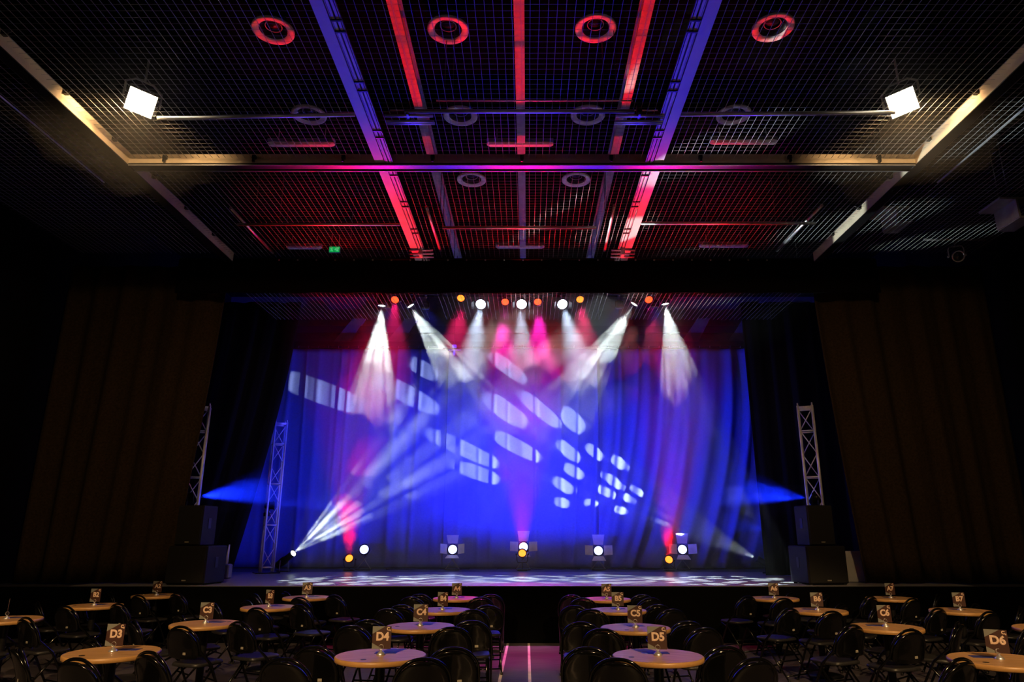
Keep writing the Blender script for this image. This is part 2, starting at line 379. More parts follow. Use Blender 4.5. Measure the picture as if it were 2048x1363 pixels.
# ---- perimeter frame girders lit warm by the floods
def frame_side(x, s, label):
    y0, y1 = 3.5, 12.6; c = P(x, (y0+y1)/2, GZ); t = thing('frame_girder', label, 'girder', c, 'girders framing the mesh'); L = (y1-y0)*K
    b = B(); b.box(c, (.02, L, .17)); obj('web', b, 'warm_lit_girder', t)
    b = B(); b.box(c+Vector((-s*.06, 0, -.09)), (.14, L, .015)); obj('flange', b, 'black_steel', t)
    for k in range(8):
        q = P(x, 4.3+k*1.05, GZ+.06); b = B(); b.box(q+Vector((s*.03, 0, 0)), (.05, .05, .05)); b.tube([q+Vector((s*.03, 0, 0)), q+Vector((s*.10, 0, .03))], .012, 6); obj('bracket', b, 'black_steel', t)
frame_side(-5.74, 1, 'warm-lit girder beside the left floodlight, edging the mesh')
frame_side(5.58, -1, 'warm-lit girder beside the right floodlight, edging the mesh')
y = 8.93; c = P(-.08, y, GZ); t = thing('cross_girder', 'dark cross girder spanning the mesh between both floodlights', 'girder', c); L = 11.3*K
b = B(); b.box(c, (L, .02, .13)); obj('web', b, 'warm_lit_girder', t)
b = B(); b.box(c+Vector((0, .075, -.075)), (L, .17, .015)); obj('flange', b, 'black_steel', t)
for dy, dz in ((0, -.09), (.155, -.09)):
    b = B(); b.box(c+Vector((0, dy, dz)), (L, .01, .02)); obj('flange_lip', b, 'grey_metal', t)
for k in range(9):
    q = P(-5.2+k*1.28, y, GZ+.01); b = B(); b.box(q+Vector((0, -.03, 0)), (.05, .05, .05)); b.box(q+Vector((0, -.05, -.05)), (.03, .03, .06)); obj('bracket', b, 'black_steel', t)
for s, x, lb in ((-1, -6.35, 'thin warm-lit cable outside the left floodlight girder'), (1, 6.15, 'thin warm-lit cable outside the right floodlight girder')):
    b = B(); b.tube([P(x, 3.5, GZ-.12), P(x, 9.4, GZ-.12)], .012, 6); tag(obj('safety_cable', b, 'chrome', loc=P(x, 6, GZ)), lb, 'cable', 'cables along the frame girders')

# ---- wire mesh panels
def mesh_panel(x0, x1, y0, y1, label, z=GZ, step=.092):
    b = B(); r = .0033; c = P((x0+x1)/2, (y0+y1)/2, z)
    n = int((x1-x0)/step)
    for i in range(1, n):
        x = x0+(x1-x0)*i/n; p0 = P(x, y0, z); p1 = P(x, y1, z)
        # a shallow wave keeps the wires from being ruler straight
        pts = [p0.lerp(p1, k/6)+Vector((random.uniform(-.004, .004), 0, random.uniform(-.003, .003))) for k in range(7)]
        b.tube(pts, r, 4)
    n = int((y1-y0)/step)
    for i in range(1, n):
        y = y0+(y1-y0)*i/n; b.tube([P(x0, y, z+.006), P(x1, y, z+.006)], r*.4, 4)
    return tag(obj('wire_mesh_panel', b, 'steel', loc=c), label, 'wire mesh', 'tension wire mesh over the house and stage')
mesh_panel(-5.72, -2.2, 4.6, 8.9, 'wire mesh panel between the left floodlight girder and the blue-pink girder')
mesh_panel(-1.95, 1.72, 4.6, 8.9, 'wire mesh panel between the two pink girders, below the red diffusers')
mesh_panel(1.95, 5.56, 4.6, 8.9, 'wire mesh panel between the purple-pink girder and the right floodlight girder')
mesh_panel(-5.72, -2.2, 9.12, 12.6, 'wire mesh panel under the exit sign beyond the cross girder')
mesh_panel(-1.95, 1.72, 9.12, 12.6, 'red-lit wire mesh panel above the middle of the stage border')
mesh_panel(1.95, 5.56, 9.12, 12.6, 'wire mesh panel with white light flecks above the right of the stage border')
mesh_panel(-8.6, -5.9, 4.6, 12.4, 'dark wire mesh panel outside the left floodlight girder')
mesh_panel(5.75, 8.6, 4.6, 12.4, 'dark wire mesh panel outside the right floodlight girder')
STAGE_MESH = []
STAGE_MESH += [mesh_panel(-5.72, -2.1, 13.05, 14.9, 'wire mesh panel over the stage above the blue curtain left end', 6.3)]
STAGE_MESH += [mesh_panel(-1.9, 1.7, 13.05, 14.9, 'wire mesh panel over the stage behind the white spotlights', 6.3)]
STAGE_MESH += [mesh_panel(1.95, 5.56, 13.05, 14.9, 'wire mesh panel over the stage above the blue curtain right end', 6.3)]

# ---- hanging pipes
def pipe(p0, p1, label, r=.024):
    b = B(); b.tube([p0, p1], r, 10); return tag(obj('lighting_pipe', b, 'chrome', loc=(p0+p1)/2), label, 'pipe', 'scaffold pipes at the mesh')
z = GZ-.055
pipe(P(-4.75, 7.83, z), P(-2.2, 7.75, z), 'long warm-lit pipe from the left floodlight to the girder')
pipe(P(-1.55, 7.68, z), P(1.35, 7.68, z), 'shiny pipe spanning the middle between the pink girders near the audience')
pipe(P(1.95, 7.75, z), P(4.65, 7.70, z), 'long warm-lit pipe from the girder to the right floodlight')
pipe(P(-5.0, 11.0, z), P(-2.2, 11.0, z), 'dull pipe near the stage border below the exit sign')
pipe(P(-1.48, 11.13, z), P(1.2, 11.13, z), 'shiny pink-lit pipe centred just above the stage border')
pipe(P(1.95, 10.95, z), P(4.94, 10.95, z), 'dull pipe near the stage border beyond the right pink girder')
pipe(P(-4.92, 10.5, z+.06), P(-4.89, 12.4, z+.06), 'short blue-lit pipe crossing the end of the dull left pipe')
pipe(P(-1.67, 10.45, z+.06), P(-1.66, 12.3, z+.06), 'short pipe beside the left pink girder end')
pipe(P(1.43, 10.4, z+.06), P(1.47, 12.3, z+.06), 'short pipe beside the right pink girder end')
pipe(P(4.84, 10.4, z+.06), P(4.75, 12.3, z+.06), 'short blue-lit pipe crossing the end of the dull right pipe')
pipe(P(-1.3, 8.62, 7.6), P(1.5, 8.62, 7.6), 'thin red-lit conduit crossing under the red diffusers, audience side', .011)
pipe(P(-2.0, 8.85, 7.6), P(1.9, 8.85, 7.6), 'thin red-lit conduit crossing under the red diffusers, stage side', .011)
def clampset(x, y, s, label):
    q = P(x, y, z); t = thing('pipe_clamp', label, 'clamp', q, 'pipe clamps on the middle pipe')
    for k, (dy, dz) in enumerate(((0, 0), (.09, -.02), (.16, .0))):
        b = B(); b.tube([q+Vector((-.28, dy+.06, dz-.02)), q+Vector((.30, dy+.06, dz-.02))], .018, 8); obj('stub_pipe', b, 'chrome', t)
    b = B(); b.box(q+Vector((0, .12, .01)), (.06, .26, .09), bev=.015); b.box(q+Vector((0, .1, .09)), (.04, .08, .1)); obj('clamp_body', b, 'black_steel', t)
clampset(-1.52, 7.68, 1, 'dark clamp with stub pipes at the pipe end beside the left pink girder')
clampset(1.42, 7.68, -1, 'dark clamp with stub pipes at the pipe end beside the right pink girder')
for x, lb in ((-2.0, 'red-lit clamp cluster at the left pink girder foot above the border'), (1.78, 'red-lit clamp cluster at the right pink girder foot above the border')):
    q = P(x, 12.2, GZ-.16); t = thing('pipe_clamp', lb, 'clamp', q, 'clamp clusters at the girder ends')
    for dz in (0, .07, .14):
        b = B(); b.tube([q+Vector((-.2, -dz, dz*.5)), q+Vector((.22, -dz, dz*.5))], .017, 8); obj('stub_pipe', b, 'chrome', t)
    b = B(); b.box(q+Vector((.0, -.07, .05)), (.07, .2, .14), bev=.015); obj('clamp_body', b, 'girder', t)

# ================================================================ DRAPES
def drape(name, x0, x1, ztop, zbot, y, amp, pitch, m, label, cat, shift=0, shift1=None, group=None, seed=0, nz=14, irregular=.4, parts=True):
    """hanging cloth between x0 and x1 (stage units); shift moves the bottom edges sideways"""
    rnd = random.Random(seed); b = B(); nx = max(12, int((x1-x0)/pitch*10))
    ph = [rnd.uniform(0, 6.28) for _ in range(4)]
    s1 = shift if shift1 is None else shift1
    rows = []
    for side in (0, 1):
        for j in range(nz+1):
            tz = j/nz; zz = ztop+(zbot-ztop)*tz
            for i in range(nx+1):
                u = i/nx; xx = x0+(x1-x0)*u
                a = amp*(.55+.45*tz)
                d = a*(sin(2*pi*xx/pitch+ph[0]+irregular*sin(xx*2.1+ph[1]))*.6+sin(2*pi*xx/(pitch*2.37)+ph[2]+.6*tz)*.4+.25*sin(2*pi*xx/(pitch*.53)+ph[3]))
                px = xx+(shift*(1-u)+s1*u)*tz**1.4
                rows.append(P(px, y+d+side*.012, zz))
    n = nx+1; h = (nz+1)*n; fs = []
    for j in range(nz):
        for i in range(nx):
            a_ = j*n+i
            fs.append([a_, a_+n, a_+n+1, a_+1]); fs.append([h+a_, h+a_+1, h+a_+n+1, h+a_+n])
    for j in range(nz):
        fs.append([j*n, h+j*n, h+(j+1)*n, (j+1)*n]); e = j*n+nx; fs.append([e, e+n, h+e+n, h+e])
    for i in range(nx):
        fs.append([i, i+1, h+i+1, h+i]); e = nz*n+i; fs.append([e, h+e, h+e+1, e+1])
    b.add(rows, fs, 0, True)
    o = obj(name, b, m, loc=P((x0+x1)/2, y, ztop)); tag(o, label, cat, group)
    return o
zb = .815
drape('border_curtain', -6.9, 6.9, 6.89, 6.20, 12.83, .03, .9, 'border', 'black border cloth hanging across the top of the stage opening', 'curtain', seed=3, nz=5)
for i in range(27):
    x = -4.9+i*.37; q = P(x, 12.76, 6.86)
    b = B(); b.lathe([(.004, -.006), (.018, -.004), (.018, .004), (.004, .006)], 10, q, (0, 1, 0), cap=True); o = obj('eyelet', b, 'chrome', parent=bpy.data.objects['border_curtain'])
b = B(); b.tube([P(-6.9, 12.85, 6.91), P(6.9, 12.85, 6.91)], .02, 8); tag(obj('border_pipe', b, 'black_steel', loc=P(0, 12.85, 6.91)), 'black pipe carrying the stage border cloth', 'pipe')
drape('house_drape', -9.2, -6.07, 6.9, .05 if False else .82, 13.2, .10, .55, 'house_drape', 'dark brown-lit drape beside the stage opening, behind the left speaker stack', 'curtain', 0, -.42, 'house drapes', 11)
drape('house_drape', 5.72, 9.2, 6.9, .82, 13.2, .10, .55, 'house_drape', 'dark brown-lit drape beside the stage opening, behind the right speaker stack', 'curtain', .35, 0, 'house drapes', 12)
drape('masking_leg', -8.6, -5.36, 6.95, zb, 15.6, .12, .45, 'drape', 'black side drape behind the left truss with its hem pulled outward', 'curtain', -.5, -.98, 'black masking legs', 21)
drape('masking_leg', 5.04, 8.6, 6.95, zb, 15.6, .12, .45, 'drape', 'black side drape behind the right front truss', 'curtain', .05, .0, 'black masking legs', 22)

# ---- blue-lit backcloth in three widths, folds leaning on the right
def backcloth(x0, x1, y, label, seed, lean):
    rnd = random.Random(seed); b = B(); nx = int((x1-x0)*34); nz = 40; ztop, zbot = 6.82, zb
    folds = []
    x = x0
    while x < x1:
        right = max(0, min(1, (x-.9)/4.0))
        folds.append((x+rnd.uniform(-.1, .1), rnd.uniform(.03, .07)*(1+1.3*right), rnd.uniform(.008, .05)+.17*right*rnd.uniform(.5, 1.1), rnd.uniform(-.15, .15), rnd.uniform(.25, 1)))
        x += rnd.uniform(.22, .55)*(1-.35*right)
    vs = []
    for side in (0, 1):
        for j in range(nz+1):
            t = j/nz; zz = ztop+(zbot-ztop)*t
            for i in range(nx+1):
                xx = x0+(x1-x0)*i/nx; d = 0
                for fx, fw, fa, fl, fo in folds:
                    right = max(0, min(1, (fx-.6)/3.0))
                    xc = fx+fl*t-right*lean*(1.15*t*t)+.12*right
                    s = (xx-xc)/(fw*(1.0+.6*t))
                    if -3.5 < s < 3.5: d -= fa*(fo*.4+.9*t if right > .2 else .5+.5*t)*math.exp(-s*s)
                d += .012*sin(xx*3.1+seed)+.01*sin(xx*7.7+seed*2)
                vs.append(P(xx, y+d+side*.01, zz))
    n = nx+1; h = (nz+1)*n; fs = []
    for j in range(nz):
        for i in range(nx):
            a = j*n+i; fs.append([a, a+n, a+n+1, a+1]); fs.append([h+a, h+a+1, h+a+n+1, h+a+n])
    for j in range(nz):
        fs.append([j*n, h+j*n, h+(j+1)*n, (j+1)*n]); e = j*n+nx; fs.append([e, e+n, h+e+n, h+e])
    for i in range(nx):
        fs.append([i, i+1, h+i+1, h+i]); e = nz*n+i; fs.append([e, h+e, h+e+1, e+1])
    b.add(vs, fs, 0, True)
    o = tag(obj('backcloth', b, 'backcloth', loc=P((x0+x1)/2, y, ztop)), label, 'curtain', 'blue-lit backcloths')
    b = B(); k = int((x1-x0)/.3)
    for i in range(k):
        q = P(x0+.12+(x1-x0-.2)*i/k, y-.02, ztop+.03); b.tube([q, q+Vector((.01, 0, .06))], .008, 5)
    ties = obj('tie', b, 'steel', parent=o); ties['kind'] = 'stuff'
    return o
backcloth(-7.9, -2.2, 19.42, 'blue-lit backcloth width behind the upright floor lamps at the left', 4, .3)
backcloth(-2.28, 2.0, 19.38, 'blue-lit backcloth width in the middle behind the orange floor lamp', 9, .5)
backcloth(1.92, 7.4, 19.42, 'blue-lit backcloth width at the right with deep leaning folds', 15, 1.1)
b = B(); b.tube([P(-8, 19.45, 6.9), P(7.5, 19.45, 6.9)], .022, 8); tag(obj('curtain_pipe', b, 'black_steel', loc=P(0, 19.45, 6.9)), 'black pipe holding up the blue-lit backcloth', 'pipe')
# beams of the void above the backcloth
for zz, yy, lb in ((7.05, 19.9, 'lower'), (7.65, 20.3, 'upper')):
    b = B(); c = P(-.3, yy, zz); b.box(c, (15, .18, .2)); o = struct('trim_2', b, 'black_steel')
for i, x in enumerate((-5.9, -4.3, 4.6, 6.0)):
    b = B(); p = P(x, 20.2, 7.2); b.slab([p, p+Vector((.5, 0, .0)), p+Vector((.9, 0, .75)), p+Vector((.55, 0, .75))], (0, .12, 0)); struct('trim_3', b, 'grey_metal')

# ================================================================ STAGE KIT
WH = (.86, 1, .97); COOL = (.62, .78, 1); RED = (1, .012, .16); BLUE = (.004, .02, 1); WARM = (1, .62, .28)

def head_parts(t, c, d, r, length, lens_m, m='black_steel', yoke=True, up=True, rim=.012, stand=None, box=False):
    """can, lens and yoke of a stage lamp with its lens at c, looking along d"""
    rr, uu, ff = axes(d); c = Vector(c)
    b = B(); b.lathe([(r*.55, -length), (r*.8, -length*.86), (r*.92, -length*.5), (r, -length*.12), (r+rim, -length*.1), (r+rim, 0), (r*.93, 0), (r*.9, -length*.12)], 24, c, ff, cap=False)
    b.lathe([(.001, -length-.012), (r*.45, -length-.012), (r*.55, -length)], 20, c, ff, cap=False); obj('housing', b, m, t)
    b = B(); b.lathe([(.001, -.012), (r*.5, -.016), (r*.9, -.03)], 24, c, ff, cap=False); obj('lens', b, lens_m, t)
    mid = c-ff*length*.55
    if yoke:
        side = Vector((rr.x, rr.y, 0)).normalized(); sg = 1 if up else -1
        hh = (r+.09)*sg; w_ = r+.03
        b = B(); b.tube([mid-side*w_, mid-side*w_+Vector((0, 0, hh*.7)), mid-side*w_*.8+Vector((0, 0, hh)), mid+side*w_*.8+Vector((0, 0, hh)), mid+side*w_+Vector((0, 0, hh*.7)), mid+side*w_], .011, 6); obj('yoke', b, m, t)
        for s in (-1, 1):
            b = B(); b.lathe([(.02, 0), (.02, .03)], 10, mid+side*s*w_, side*s); obj('yoke_knob', b, m, t)
        return mid+Vector((0, 0, hh))
    return mid
def hook(t, p, top, bar=14.55*K):
    b = B(); b.tube([p, Vector((p.x, p.y, top))], .012, 6); b.box((p.x, p.y, top-.01), (.05, .05, .07), bev=.01)
    if bar is not None: b.tube([(p.x, p.y, top), (p.x, bar, top)], .014, 6)
    obj('clamp', b, 'grey_metal', t)

# overhead bar
CZ = P(0, 0, 9.05).z
def rods(o, pts):
    for p in pts:
        b = B(); b.tube([p, Vector((p.x, p.y, CZ))], .006, 5); obj('hanger', b, 'black_steel', parent=o)
rods(bpy.data.objects['border_pipe'], [P(x, 12.85, 6.91) for x in (-5, -1.7, 1.6, 5)])
for o in STAGE_MESH: rods(o, [o.location+Vector((sx*1.6, sy*.84, 0)) for sx in (-1, 1) for sy in (-1, 1)])
for o in [o for o in bpy.data.objects if o.name.startswith('lighting_pipe') and 'conduit' in o.get('label', '')]:
    rods(o, [o.location+Vector((x, 0, 0)) for x in (-1.1, 1.1)])
BZ = 6.78
for x0, x1, lb in ((-4.2, -1.95, 'black lighting bar above the two slanted white beams at the left'), (-1.85, 1.65, 'black lighting bar carrying the three bright white spotlights'), (1.75, 4.3, 'black lighting bar above the two white beams at the right')):
    b = B(); b.tube([P(x0, 14.55, BZ), P(x1, 14.55, BZ)], .024, 10); o = tag(obj('lighting_bar', b, 'black_steel', loc=P((x0+x1)/2, 14.55, BZ)), lb, 'pipe', 'overhead lighting bars'); rods(o, [P(x0+.2, 14.55, BZ), P(x1-.2, 14.55, BZ)])
top = P(0, 0, BZ).z
# bright cool spotlights
FR = [((-1.03, 14.5, 6.52), (-1.7, 14.2, .8), 'bright white overhead spotlight, nearest the left hanging beam pair'), ((-.13, 14.5, 6.52), (-.2, 13.8, .8), 'bright white overhead spotlight at the middle of the bar'),
      ((.77, 14.5, 6.52), (2.2, 14.2, .8), 'bright white overhead spotlight beside the orange lens, angled outward')]
for p, q, lb in FR:
    p = P(*p); q = P(*q); d = q-p; t = thing('overhead_spotlight', lb, 'stage light', p, 'bright white overhead spotlights')
    y_ = head_parts(t, p, Vector((d.x*.5, -4.5, -3.2)), .115, .28, 'lens_cool'); hook(t, y_, top)
    rr, uu, ff = axes(Vector((d.x*.5, -4.5, -3.2)))
    for s, v in ((1, rr), (-1, rr)):
        b = B(); e = p+v*s*.13
        b.slab([e+uu*.09, e-uu*.09, e-uu*.07+ff*.09+v*s*.05, e+uu*.07+ff*.09+v*s*.05], v*s*.004); obj('barn_door', b, 'black_steel', t)
    spot(p+d.normalized()*.05, q, 1000, COOL, 36, .7, .06, parent=t)
# profile moving lights
PR = [((-3.2, 14.5, 6.42), (-3.3, 14.3, .8), 'white moving light throwing the leftmost downward beam', 26), ((-2.56, 14.5, 6.42), (1.2, 14.6, .8), 'white moving light throwing a beam slanting inward, next to the leftmost', 23),
      ((2.34, 14.5, 6.46), (-1.4, 14.6, .8), 'white moving light throwing a long slanting beam inward from the right', 23), ((3.03, 14.5, 6.46), (3.7, 14.2, .8), 'white moving light throwing the rightmost downward beam', 26)]
for i, (p, q, lb, ang) in enumerate(PR):
    p = P(p[0], p[1], p[2]+.06); q = P(*q); d = (q-p).normalized(); t = thing('moving_light', lb, 'stage light', p, 'overhead moving lights')
    rr, uu, ff = axes(d)
    b = B(); b.lathe([(.05, -.30), (.10, -.27), (.115, -.12), (.095, 0), (.08, .0), (.078, -.03)], 24, p, ff, cap=False); b.lathe([(.001, -.30), (.05, -.30)], 16, p, ff, cap=False); obj('head', b, 'black_steel', t)
    b = B(); b.lathe([(.001, -.01), (.078, -.02)], 24, p, ff, cap=False); obj('lens', b, 'lens_white', t)
    mid = p-ff*.16
    for s in (-1, 1):
        b = B(); b.box(mid+Vector((s*.15, 0, .07)), (.05, .09, .22), bev=.015); obj('yoke_arm', b, 'black_steel', t)
    b = B(); b.box(mid+Vector((0, 0, .22)), (.36, .22, .10), bev=.02); obj('base', b, 'black_steel', t)
    hook(t, mid+Vector((0, 0, .26)), top+.02)
    spot(p+d*.03, q, 6000, WH, ang+4, .12, .03, ('dots', 11, .38, 1.0), parent=t)
# red overhead pars
RP = [((-2.86, 14.2, 6.52), (-2.6, 13.6, .8), 'red overhead par lamp between the two left white beams', 'lens_red'), ((-1.47, 14.5, 6.66), (-1.6, 12.7, .8), 'orange-red glowing par lamp beside the left bright spotlight', 'lens_orange'),
      ((-.5, 14.7, 6.64), (-.5, 12.3, .8), 'red par lamp just left of the middle bright spotlight', 'lens_red'), ((.23, 14.7, 6.64), (.3, 12.3, .8), 'red par lamp just right of the middle bright spotlight', 'lens_red'),
      ((1.16, 14.5, 6.63), (1.4, 12.7, .8), 'orange-red glowing par lamp beside the right bright spotlight', 'lens_orange'), ((2.62, 14.2, 6.52), (2.7, 13.6, .8), 'red overhead par lamp above the long slanting right beam', 'lens_red')]
for p, q, lb, lm in RP:
    p = P(*p); q = P(*q); d = q-p; t = thing('par_lamp', lb, 'stage light', p, 'red overhead par lamps')
    y_ = head_parts(t, p, Vector((d.x*.6, -4.0, -3.4)), .085, .17, lm); hook(t, y_, top+.02)
    spot(p+d.normalized()*.05, q, 420 if abs(p.x) > .6 else 1300, RED if abs(p.x) > .6 else (1, .02, .5), 36 if abs(p.x) > .6 else 28, .6, .06, parent=t)
BP = [((-3.12, 14.75, 6.6), (-4.5, 19.4, 2.4), 'blue overhead wash lamp above the leftmost white beam'), ((-2.28, 14.75, 6.58), (-1.5, 19.4, 2.4), 'blue square-fronted wash lamp inside the left white beams'),
      ((2.05, 14.75, 6.6), (1.2, 19.4, 2.4), 'blue square-fronted wash lamp inside the right white beams'), ((2.84, 14.75, 6.62), (4.6, 19.4, 2.4), 'blue overhead wash lamp above the rightmost white beam')]
for p, q, lb in BP:
    p = P(*p); q = P(*q); d = q-p; t = thing('wash_lamp', lb, 'stage light', p, 'blue overhead wash lamps')
    rr, uu, ff = axes(Vector((d.x, -3, -3)))
    b = B(); b.box(p-Vector((0, 0, 0)), (.17, .12, .17), bev=.02); obj('housing', b, 'black_steel', t)
    b = B(); b.lathe([(.001, .001), (.055, .0)], 20, p+Vector((0, -.062, 0)), (0, -1, 0), cap=False); obj('lens', b, 'lens_dark', t)
    b = B(); b.lathe([(.001, .001), (.06, .0)], 20, p+Vector((0, .062, 0)), (0, 1, 0), cap=False); obj('lens', b, 'lens_blue', t)
    hook(t, p, top+.02)
    spot(p+Vector((0, .09, -.02)), q, 850, BLUE, 80, .9, .05, ('cut', P(q.x/K, 19.4, 1.35), p, .02), parent=t)

# floor lamps
FF = [((-4.1, 18.2, 1.30), 'lit blue-white floor lamp behind the orange lamp at the left', 0, .3), ((-1.88, 18.2, 1.30), 'lit blue-white floor lamp standing alone left of centre, barn doors half open', .5, .2), ((-.1, 18.25, 1.36), 'lit blue-white floor lamp with tall barn door right behind the middle orange lamp', 1, .1),
      ((1.78, 18.2, 1.27), 'lit blue-white floor lamp standing alone right of centre, barn doors wide open', 1, -.1), ((3.89, 18.2, 1.30), 'lit blue-white floor lamp with blue barn doors beside the right orange lamp', 1, -.3)]
for (x, y, zz), lb, doors, tw in FF:
    p = P(x, y, zz); base = Vector((p.x, p.y+.1, SZ)); t = thing('floor_fresnel', lb, 'stage light', base, 'blue-white lamps on the stage floor')
    tgt = Vector((p.x*.45, 4.2, P(0, 0, GZ).z)); d = tgt-p
    dd = Vector((tw*.3, -1, .15)); rr, uu, ff = axes(dd)
    r = .105
    b = B(); b.lathe([(r*.8, -.26), (r*1.1, -.24), (r*1.15, -.05), (r*1.2, 0), (r, 0), (r, -.03)], 24, p, ff, cap=False); b.lathe([(.001, -.26), (r*.8, -.26)], 20, p, ff, cap=False); obj('housing', b, 'black_steel', t)
    b = B(); b.lathe([(.001, -.005), (r*.5, -.012), (r*.98, -.03)], 28, p, ff, cap=False); obj('lens', b, 'lens_floor', t)
    mid = p-ff*.14; s_ = r*1.2+.03
    b = B(); b.tube([mid-rr*s_, Vector((mid.x-s_*1.05, mid.y, SZ+.02)), Vector((mid.x+s_*1.05, mid.y, SZ+.02)), mid+rr*s_], .012, 6); obj('yoke', b, 'grey_metal', t)
    b = B(); b.box((mid.x, mid.y, SZ+.012), (.34, .22, .02)); obj('base_plate', b, 'black_steel', t)
    if doors:
        o_ = p+ff*.01; e = r*1.25; op = .16*doors+.02
        for vx, vy, ln, wd in ((rr, uu, .2, .75), (-rr, uu, .2, .75), (uu, rr, .23, 1.0), (-uu, rr, .12, 1.15)):
            a = o_+vx*e
            b = B(); b.slab([a-vy*e*.85, a+vy*e*.85, a+vy*e*wd*1.1+vx*ln*(.55+.4*doors)+ff*(.19-.1*doors), a-vy*e*wd*1.1+vx*ln*(.55+.4*doors)+ff*(.19-.1*doors)], ff*.004); obj('barn_door', b, 'barn_door', t)
    spot(p+ff*.03, tgt, 1700, (.02, .004, 1), 28, 1, .07, parent=t)
RF = [((-4.39, 17.9, 1.10), (-2.8, 'up'), 'orange-glowing floor par with a magenta beam, at the left'), ((-.13, 17.9, 1.22), (-.1, 'up'), 'orange-glowing floor par at the centre of the stage'), ((3.48, 17.9, 1.07), (2.6, 'up'), 'orange-glowing floor par with a magenta beam, at the right')]
for (x, y, zz), (tx, _), lb in RF:
    p = P(x, y, zz); t = thing('floor_par', lb, 'stage light', Vector((p.x, p.y+.05, SZ)), 'orange-glowing floor pars')
    tgt = P(tx, 10.2, 8.1); d = (tgt-p).normalized(); dd = Vector((d.x*.3, -1, .35))
    y_ = head_parts(t, p, dd, .095, .18, 'lens_orange', up=False)
    b = B(); b.box((y_.x, y_.y, SZ+.02), (.24, .2, .035), bev=.01); b.tube([Vector((y_.x, y_.y, SZ+.02)), y_], .014, 6); obj('base', b, 'black_steel', t)
    spot(p+Vector((0, -.03, .04)), tgt, 7000, (1, .002, .006), 27, 1, .07, parent=t)
# profile on the floor, left: beam of light crossing up into the house
p = P(-5.57, 17.3, 1.23); q = P(3.3, 11.2, 6.9)
def floor_profile(p, q, label, lm, power, ang, gobo, dim=False, r=.075):
    d = (q-p).normalized(); rr, uu, ff = axes(d); t = thing('floor_profile', label, 'stage light', Vector((p.x, p.y, SZ)), 'profile spots on the stage floor')
    b = B(); b.lathe([(.05, -.62), (.085, -.58), (.09, -.32), (.07, -.28), (.07, -.03), (.085, 0), (.07, 0), (.068, -.05)], 20, p, ff, cap=False); b.lathe([(.001, -.62), (.05, -.62)], 12, p, ff, cap=False); obj('barrel', b, 'black_steel', t)
    b = B(); b.lathe([(.001, -.012), (.068, -.02)], 24, p, ff, cap=False); obj('lens', b, lm, t)
    mid = p-ff*.34
    b = B(); b.tube([mid-rr*.11, Vector((mid.x-rr.x*.12, mid.y-rr.y*.12, SZ+.02)), Vector((mid.x+rr.x*.12, mid.y+rr.y*.12, SZ+.02)), mid+rr*.11], .012, 6); obj('yoke', b, 'grey_metal', t)
    b = B(); b.box((mid.x, mid.y, SZ+.015), (.26, .2, .026)); obj('base', b, 'black_steel', t)
    b = B(); b.lathe([(.02, 0), (.03, .02)], 10, p-ff*.60, -ff); obj('lamp_cap', b, 'chrome', t)
    spot(p+d*.03, q, power, WH, ang, .12, .02, gobo, parent=t)
floor_profile(p, q, 'floor profile lamp at the left truss foot, beam fanning up to the right', 'lens_white', 11000, 27, ('dots', 7.5, .34, 1.0))
p = P(5.43, 17.2, 1.10)
PT = [(-5.63, 5.46, 1.26, -0.46, -0.09, -0.3), (-3.28, 5.42, 0.93, -0.49, -0.11, -0.23), (-2.89, 6.17, 0.43, -0.25, -0.1, -0.19), (-0.62, 6.31, 0.55, -0.44, -0.12, -0.16), (-0.65, 5.04, 0.6, -0.42, -0.14, -0.22), (0.32, 5.07, 0.55, -0.47, -0.13, -0.15), (1.24, 4.77, 0.31, -0.31, -0.17, -0.17), (-1.72, 3.91, 0.93, -0.43, -0.08, -0.19), (-1.44, 3.3, 0.64, -0.22, -0.06, -0.18), (-0.3, 4.01, 0.66, -0.35, -0.09, -0.18), (1.09, 3.91, 0.32, -0.27, -0.11, -0.13), (1.88, 3.85, 0.25, -0.2, -0.09, -0.11), (2.51, 3.59, 0.21, -0.17, -0.1, -0.11), (1.25, 3.34, 0.26, -0.15, -0.07, -0.13), (2.33, 3.07, 0.25, -0.19, -0.08, -0.1), (0.94, 2.96, 0.3, -0.18, -0.08, -0.14), (2.11, 2.79, 0.21, -0.11, -0.06, -0.1), (2.68, 2.63, 0.14, -0.09, -0.06, -0.09), (2.96, 2.82, 0.12, -0.1, -0.06, -0.07), (0.89, 2.5, 0.23, -0.06, -0.03, -0.13), (1.72, 2.46, 0.19, -0.05, -0.03, -0.11), (2.49, 2.3, 0.19, -0.05, -0.03, -0.1)]
shapes = [(P(c0, 19.4, c1), Vector((a0, 0, a1))*K, Vector((b0, 0, b1))*K) for c0, c1, a0, a1, b0, b1 in PT]
floor_profile(p, P(.5, 19.4, 4.1), 'floor profile lamp at the right, tilted toward the blue curtain', 'lens_dark', 4800, 90, ('shapes', p, shapes))

p = P(-1.85, 17.0, 6.15); t = thing('hanging_microphone', 'small chrome crossbar with a microphone hanging above the curtain top', 'microphone', p)
b = B(); b.tube([p+Vector((-.16, 0, 0)), p+Vector((.16, 0, 0))], .012, 8); obj('crossbar', b, 'chrome', t)
b = B(); b.tube([p, Vector((p.x, p.y, CZ))], .006, 5); obj('hanger', b, 'black_steel', t)
b = B(); b.lathe([(.012, 0), (.024, .03), (.028, .10), (.018, .14), (.004, .15)], 14, p, (0, -.2, -1)); obj('capsule', b, 'alu', t)
b = B(); b.box(p+Vector((0, 0, .09)), (.11, .06, .08), bev=.01); obj('junction_box', b, 'alu', t)

